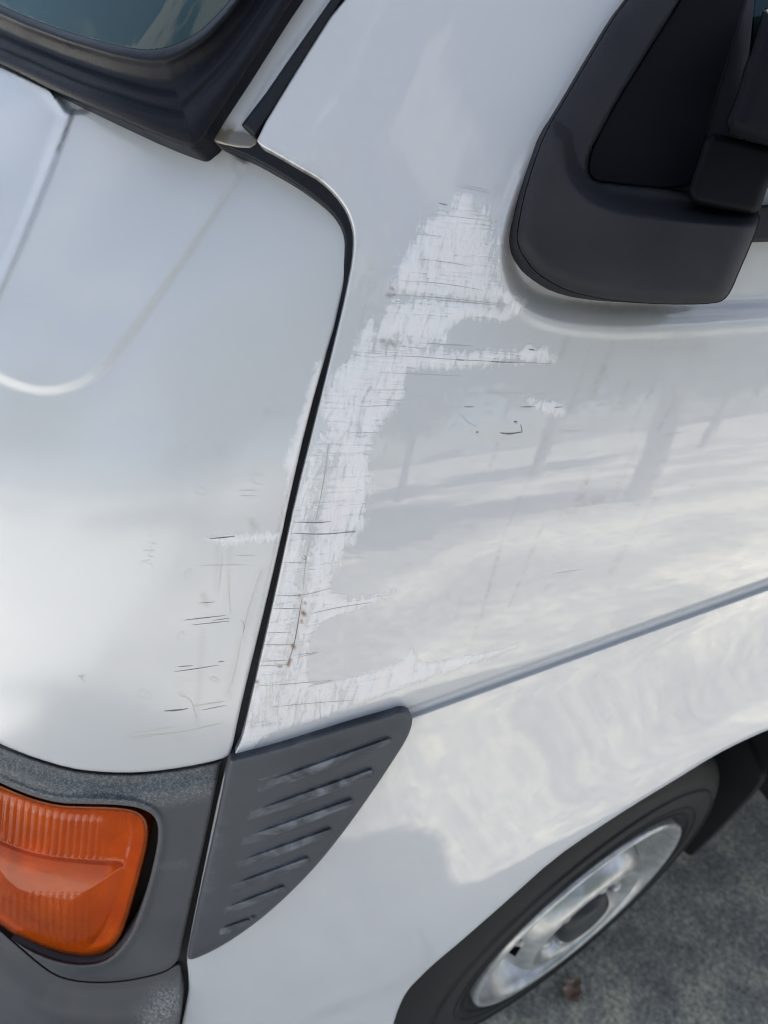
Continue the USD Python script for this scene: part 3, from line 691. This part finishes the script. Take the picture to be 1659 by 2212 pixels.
def rub_shape(px):
    a, b = ldist(glass_low, px), ldist(rub_out, px)
    u = a / (a + b + 1e-6)
    bead = 0.0035 * np.exp(-((u - 0.12) / 0.09) ** 2)
    lipline = -0.0018 * np.exp(-((u - 0.66) / 0.05) ** 2) + 0.0022 * np.exp(-((u - 0.85) / 0.12) ** 2)
    return bead + lipline - 0.004 * np.exp(-((u - 0.42) / 0.14) ** 2)


RUB = obj("windscreen_rubber", panel(rub_pg, F_up, 0.0045, h=4, R=0.003, skirt=0.02, shape=rub_shape)[:2], M["rubber"], van)
ws_pg = poly(glass_low + [(700, -300), (-200, -300)], 1).buffer(4)
obj("windscreen", panel(ws_pg, F_up, 0.0015, h=14, R=0.001, skirt=0)[:2], M["glass"], van)
obj("dashboard", panel(ws_pg.buffer(40), F_up, -0.10, h=30, R=0.001, skirt=0)[:2], M["cabin"], van)

# ---- door window and belt strip seen behind the mirror
win_pg = poly(ZM((880, -700), (850, 0), (780, 250), (700, 480), (640, 640), (860, 720), (1500, 900), (1900, 300), (1900, -700)), 0)
obj("door_window", panel(win_pg, F_up, 0.004, h=16, R=0.001, skirt=0)[:2], M["glass"], van)
obj("door_card", panel(win_pg.buffer(60), F_up, -0.09, h=30, R=0.001, skirt=0)[:2], M["cabin"], van)
belt_pg = poly(T2((1450, 900), (1700, 880), (2100, 860), (2100, 1020), (1700, 1042), (1500, 1050)), 0)
obj("window_strip", panel(belt_pg, F_up, 0.004, h=8, R=0.003, skirt=0.01)[:2], M["mirror"], van)

# ---- door mirror: base on the flank, arm and housing standing off it
foot_edge = T2((1000, 60), (880, 260), (780, 430), (700, 560), (640, 720), (600, 860), (577, 980), (572, 1030), (585, 1080), (612, 1125), (650, 1175), (720, 1222), (800, 1262), (950, 1295), (1100, 1311), (1300, 1318), (1430, 1312), (1470, 1298), (1500, 1260), (1540, 1165), (1590, 1050), (1620, 965), (1626, 930))
sail_in = T2((1400, -220), (1270, 0), (1200, 110), (1100, 270), (1000, 430), (930, 560), (885, 650), (873, 735), (890, 778), (930, 795), (1300, 830), (1380, 880), (1700, 950))
base_pg = poly(T2((1330, -320), (1180, -190), (1050, 0)) + foot_edge + T2((1560, 800), (1560, 500), (1640, -320)), 1)
shelf = T2((780, 560), (800, 700), (850, 790), (930, 850), (1060, 885), (1250, 905), (1450, 925), (1626, 935), (1900, 940))
shelf_pg = poly(shelf + T2((1900, 1500), (500, 1500), (400, 1000), (600, 500)), 1)
sail_pg = poly(sail_in + T2((1900, 900), (1900, -300)), 1)


def base_shape(px):
    x2 = (px[:, 0] * 1.8228 - 1512) / .9114
    o = -0.007 * sstep(-1, 4, sdist(sail_pg, px))
    d = sdist(shelf_pg, px)
    return o + sstep(-22, 26, d) * 0.030 * sstep(560, 1300, x2)


mirror = obj("door_mirror", panel(base_pg, F_up, 0.016, h=5, R=0.010, skirt=0.028, shape=base_shape)[:2], M["mirror"], van, label="dark grey plastic door mirror")
sail2 = poly(T2((1395, -260), (1280, 2), (1208, 114), (1108, 274), (1008, 434), (938, 564), (893, 654), (881, 735), (897, 772), (934, 788), (1300, 822), (1345, 760), (1400, 570), (1430, 450), (1500, 230), (1570, 0), (1650, -260)), 1)
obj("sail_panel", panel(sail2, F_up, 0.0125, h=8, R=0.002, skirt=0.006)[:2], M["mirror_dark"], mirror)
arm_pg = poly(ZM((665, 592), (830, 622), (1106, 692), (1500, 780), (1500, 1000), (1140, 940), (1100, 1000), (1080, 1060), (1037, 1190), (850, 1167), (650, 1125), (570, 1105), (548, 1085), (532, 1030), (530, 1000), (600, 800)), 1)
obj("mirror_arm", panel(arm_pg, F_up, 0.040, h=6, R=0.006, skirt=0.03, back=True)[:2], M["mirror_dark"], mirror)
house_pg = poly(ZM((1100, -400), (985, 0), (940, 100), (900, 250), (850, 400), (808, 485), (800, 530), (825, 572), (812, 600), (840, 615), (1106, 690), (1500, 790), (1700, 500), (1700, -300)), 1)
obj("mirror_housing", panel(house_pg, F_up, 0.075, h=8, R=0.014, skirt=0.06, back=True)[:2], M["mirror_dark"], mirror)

# ------------------------------------------------------------------ wheel
ST = -0.2242
AX = np.array([-math.sin(ST), -math.cos(ST), 0.0])            # outward
EX = np.array([math.cos(ST), -math.sin(ST), 0.0])
WS = 1.0                                                     # wheel scale
WC = CAM + WS * (np.array([0.0, 0.04, 0.305]) - CAM)
GROUND = WC[2] - 0.307 * WS


def turn(profile, n=96, keep=None, a0=0.0):
    """revolves (radius, outward) points round the axle; keep(r, a, angle) drops faces"""
    p = np.asarray(profile, float) * WS
    th = np.arange(n) / n * 2 * math.pi + a0
    R_, A_ = p[:, 0][:, None], p[:, 1][:, None]
    V = WC + (R_ * np.cos(th))[..., None] * EX + (R_ * np.sin(th))[..., None] * np.array([0, 0, 1.0]) + (A_ + 0 * th)[..., None] * AX
    i, j = np.meshgrid(np.arange(len(p) - 1), np.arange(n), indexing="ij")
    a, b, c, d = i * n + j, i * n + (j + 1) % n, (i + 1) * n + (j + 1) % n, (i + 1) * n + j
    q = np.stack([a, b, c, d], -1).reshape(-1, 4)
    if keep is not None:
        rm = ((p[i, 0] + p[i + 1, 0]) / 2).ravel(); tm = (th[j] + math.pi / n).ravel()
        q = q[keep(rm / WS, tm)]
    return V.reshape(-1, 3), np.vstack([q[:, [0, 1, 2]], q[:, [0, 2, 3]]])


def curve(pts, n):
    p = chaikin(pts, 3, closed=False)
    return ring_open(p, n)


WHEEL = obj("front_wheel", turn(curve([(0.183, -0.05), (0.187, -0.004), (0.196, 0.004), (0.215, 0.010), (0.245, 0.012), (0.275, 0.008), (0.295, -0.004), (0.305, -0.02), (0.307, -0.06), (0.307, -0.14), (0.300, -0.18), (0.26, -0.2)], 60), 120), M["tyre"], van, label="black tyre on a silver steel wheel")
for r in (0.262, 0.228, 0.214):
    obj("tyre_moulding", turn([(r - 0.0025, 0.008), (r - 0.001, 0.0128), (r + 0.001, 0.0128), (r + 0.0025, 0.008)], 120), M["tyre"], WHEEL)


def slots(r, th):
    k = np.min([np.abs((th - math.radians(c) + math.pi) % (2 * math.pi) - math.pi) for c in (36, 177, 222, 264, 306, 351)], 0)
    return ~((np.abs(r - 0.139) < 0.017) & (k < 0.165))


RIM = obj("rim", turn(curve([(0.197, 0.002), (0.198, 0.014), (0.192, 0.017), (0.186, 0.012), (0.182, -0.006), (0.175, -0.024), (0.166, -0.034), (0.158, -0.036), (0.150, -0.032), (0.132, -0.016), (0.120, 0.010), (0.108, 0.022), (0.096, 0.022), (0.086, 0.008), (0.080, -0.014), (0.070, -0.020), (0.03, -0.020), (0.001, -0.020)], 90), 160, slots), M["steel"], WHEEL)
obj("hub_cap", turn(curve([(0.050, -0.024), (0.050, 0.006), (0.047, 0.022), (0.036, 0.029), (0.001, 0.030)], 20), 48), M["cap"], WHEEL)
obj("brake_drum", turn([(0.17, -0.07), (0.16, -0.065), (0.001, -0.06)], 48), M["dark"], WHEEL)
for k in range(6):
    a = k * math.pi / 3 + 0.35
    nut = trimesh.creation.cylinder(radius=0.0115, height=0.034, sections=6)
    dome_ = trimesh.creation.icosphere(subdivisions=2, radius=0.0085)
    dome_.apply_scale([1, 1, 0.6]); dome_.apply_translation([0, 0, 0.017])
    nut = trimesh.util.concatenate([nut, dome_])
    T = np.eye(4); T[:3, 0], T[:3, 1], T[:3, 2] = EX, np.array([0, 0, 1.0]), AX
    T[:3, 3] = WC + 0.068 * WS * (math.cos(a) * EX + math.sin(a) * np.array([0, 0, 1.0])) - 0.004 * AX
    nut.apply_transform(T)
    obj("wheel_nut", nut, M["steel"], WHEEL, smooth=40)
# wheel arch lining, open towards the wheel
th = np.linspace(0.06, math.pi + 0.35, 60)
ro = 0.43
V = np.vstack([np.c_[ro * np.cos(th), np.full(60, y), 0.305 + ro * np.sin(th)] for y in (0.025, 0.3)] + [np.c_[0.02 * np.cos(th), np.full(60, 0.3), 0.305 + 0.02 * np.sin(th)]])
q = np.array([[i * 60 + j, i * 60 + j + 1, (i + 1) * 60 + j + 1, (i + 1) * 60 + j] for i in range(2) for j in range(59)])
obj("arch_lining", (V, q), M["dark"], van)

# ---- the rest of the body behind the frame: cab, load space and roof (they shade the front end)
def hullmesh(pts):
    return trimesh.convex.convex_hull(np.asarray(pts, float))


prof = [(-0.16, 1.50), (0.22, 1.95), (0.40, 1.99), (3.70, 1.99), (3.78, 1.90)]
pts = []
for x, z in prof:
    for y in (0.04 + 0.42 * (z - 1.06) + 0.03, 1.68 - 0.42 * (z - 1.06) - 0.07):
        pts.append((x, y, z))
for x in (0.62, 3.80):
    for y in (0.05, 1.67):
        for z in (0.38, 1.0):
            pts.append((x, y, z))
pts += [(-0.40, 0.55, 1.28), (-0.40, 1.2, 1.28), (0.25, 0.22, 1.28), (0.25, 1.5, 1.28)]
obj("body_shell", hullmesh(pts), M["wing"], van, smooth=30, vars=None)
pts = [(x, y, z) for x in (-0.62, 0.6) for y in (0.42, 1.60) for z in (0.35, 0.9)]
obj("engine_bay", hullmesh(pts), M["dark"], van, smooth=False)

flap = trimesh.creation.extrude_polygon(Polygon(chaikin([(0.112, 0.14), (0.098, 0.30), (0.093, 0.425), (0.100, 0.444), (0.118, 0.453), (0.151, 0.466), (0.32, 0.50), (0.32, 0.14)], 1)), 0.012)
flap.vertices = np.c_[0.34 + flap.vertices[:, 2], flap.vertices[:, 0], flap.vertices[:, 1]]
obj("mud_flap", flap, M["tyre"], van, smooth=40)

# ---- a dead leaf on the asphalt under the tyre
d_ = rays(ZW((690, 1385)))[0]
c_ = CAM + d_ * ((GZ + 0.006 - CAM[2]) / d_[2])
u_, v_ = np.meshgrid(np.linspace(-1, 1, 15), np.linspace(-1, 1, 9), indexing="ij")
wd = (1 - u_ ** 2) ** 0.7 * (1 - 0.25 * u_)
lx, ly = 0.024 * u_, 0.015 * v_ * wd * (1 + 0.25 * np.sin(9 * u_))
V = np.stack([c_[0] + lx * 0.8 - ly * 0.6, c_[1] + lx * 0.6 + ly * 0.8, GZ + 0.006 + 0.012 * np.abs(v_) * wd + 0.008 * u_ ** 2 + 0.003 * np.sin(7 * u_ + 4 * v_)], -1).reshape(-1, 3)
i_, j_ = np.meshgrid(np.arange(14), np.arange(8), indexing="ij")
q = np.stack([i_ * 9 + j_, (i_ + 1) * 9 + j_, (i_ + 1) * 9 + j_ + 1, i_ * 9 + j_ + 1], -1).reshape(-1, 4)
tag(obj("dead_leaf", (V, q), M["leaf"]), label="small faded brown dead leaf on asphalt below the front tyre", category="leaf")

# ------------------------------------------------------------------ trees across the yard, mirrored in the lacquer
M["bark"] = plain("bark", (0.10, 0.085, 0.07), 0.9)
M["leaf_green"] = mat("leaf_green", {"g": ("geometry", {}), "n": ("noise_texture", {"scale": 1.3, "detail": 2}), "r": ("rgb_ramp", {"ramp": [(0.3, (0.035, 0.06, 0.02)), (0.7, (0.075, 0.12, 0.035))]}), "p": ("principled_bsdf", {"roughness": 0.6})},
                         [("g.position", "n.vector"), ("n.fac", "r.fac"), ("r.color", "p.base_color")])


def tree(x, y, h, seed, label, n=5200):
    r = np.random.default_rng(seed)
    t = thing("tree", label, "tree")
    limbs = [((x, y, GZ), (x + r.normal(0, .1), y, h * .45), 0.12, 0.09)]
    tips = []
    for k in range(9):
        a, e = r.uniform(0, 2 * math.pi), r.uniform(.25, 1.2)
        L = h * r.uniform(.28, .45)
        p0 = np.array([x, y, h * r.uniform(.28, .45)])
        p1 = p0 + L * np.array([math.cos(a) * math.cos(e), math.sin(a) * math.cos(e), math.sin(e)])
        limbs.append((p0, p1, 0.05, 0.02)); tips += [p0 + (p1 - p0) * q for q in (.55, .8, 1.0)]
    parts = []
    for p0, p1, ra, rb in limbs:
        c = trimesh.creation.cylinder(radius=1, segment=[p0, p1], sections=9)
        u = (np.asarray(p1) - p0) / np.linalg.norm(np.asarray(p1) - p0); s_ = (c.vertices - p0) @ u
        f = np.clip(s_ / np.linalg.norm(np.asarray(p1) - p0), 0, 1); ax = p0 + s_[:, None] * u
        c.vertices = ax + (c.vertices - ax) * (ra + (rb - ra) * f)[:, None]; parts.append(c)
    obj("trunk", trimesh.util.concatenate(parts), M["bark"], t)
    base = np.array(tips)[r.integers(0, len(tips), n)]
    P = base + r.normal(0, 1, (n, 3)) * np.array([.42, .42, .32]) * h / 6
    d1 = r.normal(0, 1, (n, 3)); d1 /= np.linalg.norm(d1, axis=1, keepdims=True)
    d2 = np.cross(d1, r.normal(0, 1, (n, 3))); d2 /= np.linalg.norm(d2, axis=1, keepdims=True)
    s_ = r.uniform(.06, .13, (n, 1)) * h / 6 * (1.9 if n < 2000 else 1.0)
    V = np.concatenate([P + d1 * s_, P + d2 * s_ * .55, P - d1 * s_, P - d2 * s_ * .55])
    i = np.arange(n)
    obj("crown", (V, np.vstack([np.c_[i, i + n, i + 2 * n], np.c_[i, i + 2 * n, i + 3 * n]])), M["leaf_green"], t, smooth=False)


for k, (x, y, h, label) in enumerate([(2.9, -4.6, 5.6, "nearest tall green tree, mirrored beside the door mirror"), (-2.9, -5.2, 6.6, "tall green tree mirrored at the top of the panel gap"), (1.2, -9.5, 4.8, "low green tree mirrored straight across from the front wheel"), (4.6, -10.5, 6.4, "tall green tree mirrored across from the van's door"),
                                      (8.6, -11.5, 5.6, "green tree mirrored behind the door of the van"), (-6.5, -10.0, 5.5, "green tree mirrored in the corner of the bonnet"),
                                      (-10.5, -3.5, 6.2, "green tree standing ahead of the bonnet")]):
    tree(x, y, h, 40 + k, label, 15000 if k < 2 else 6000)
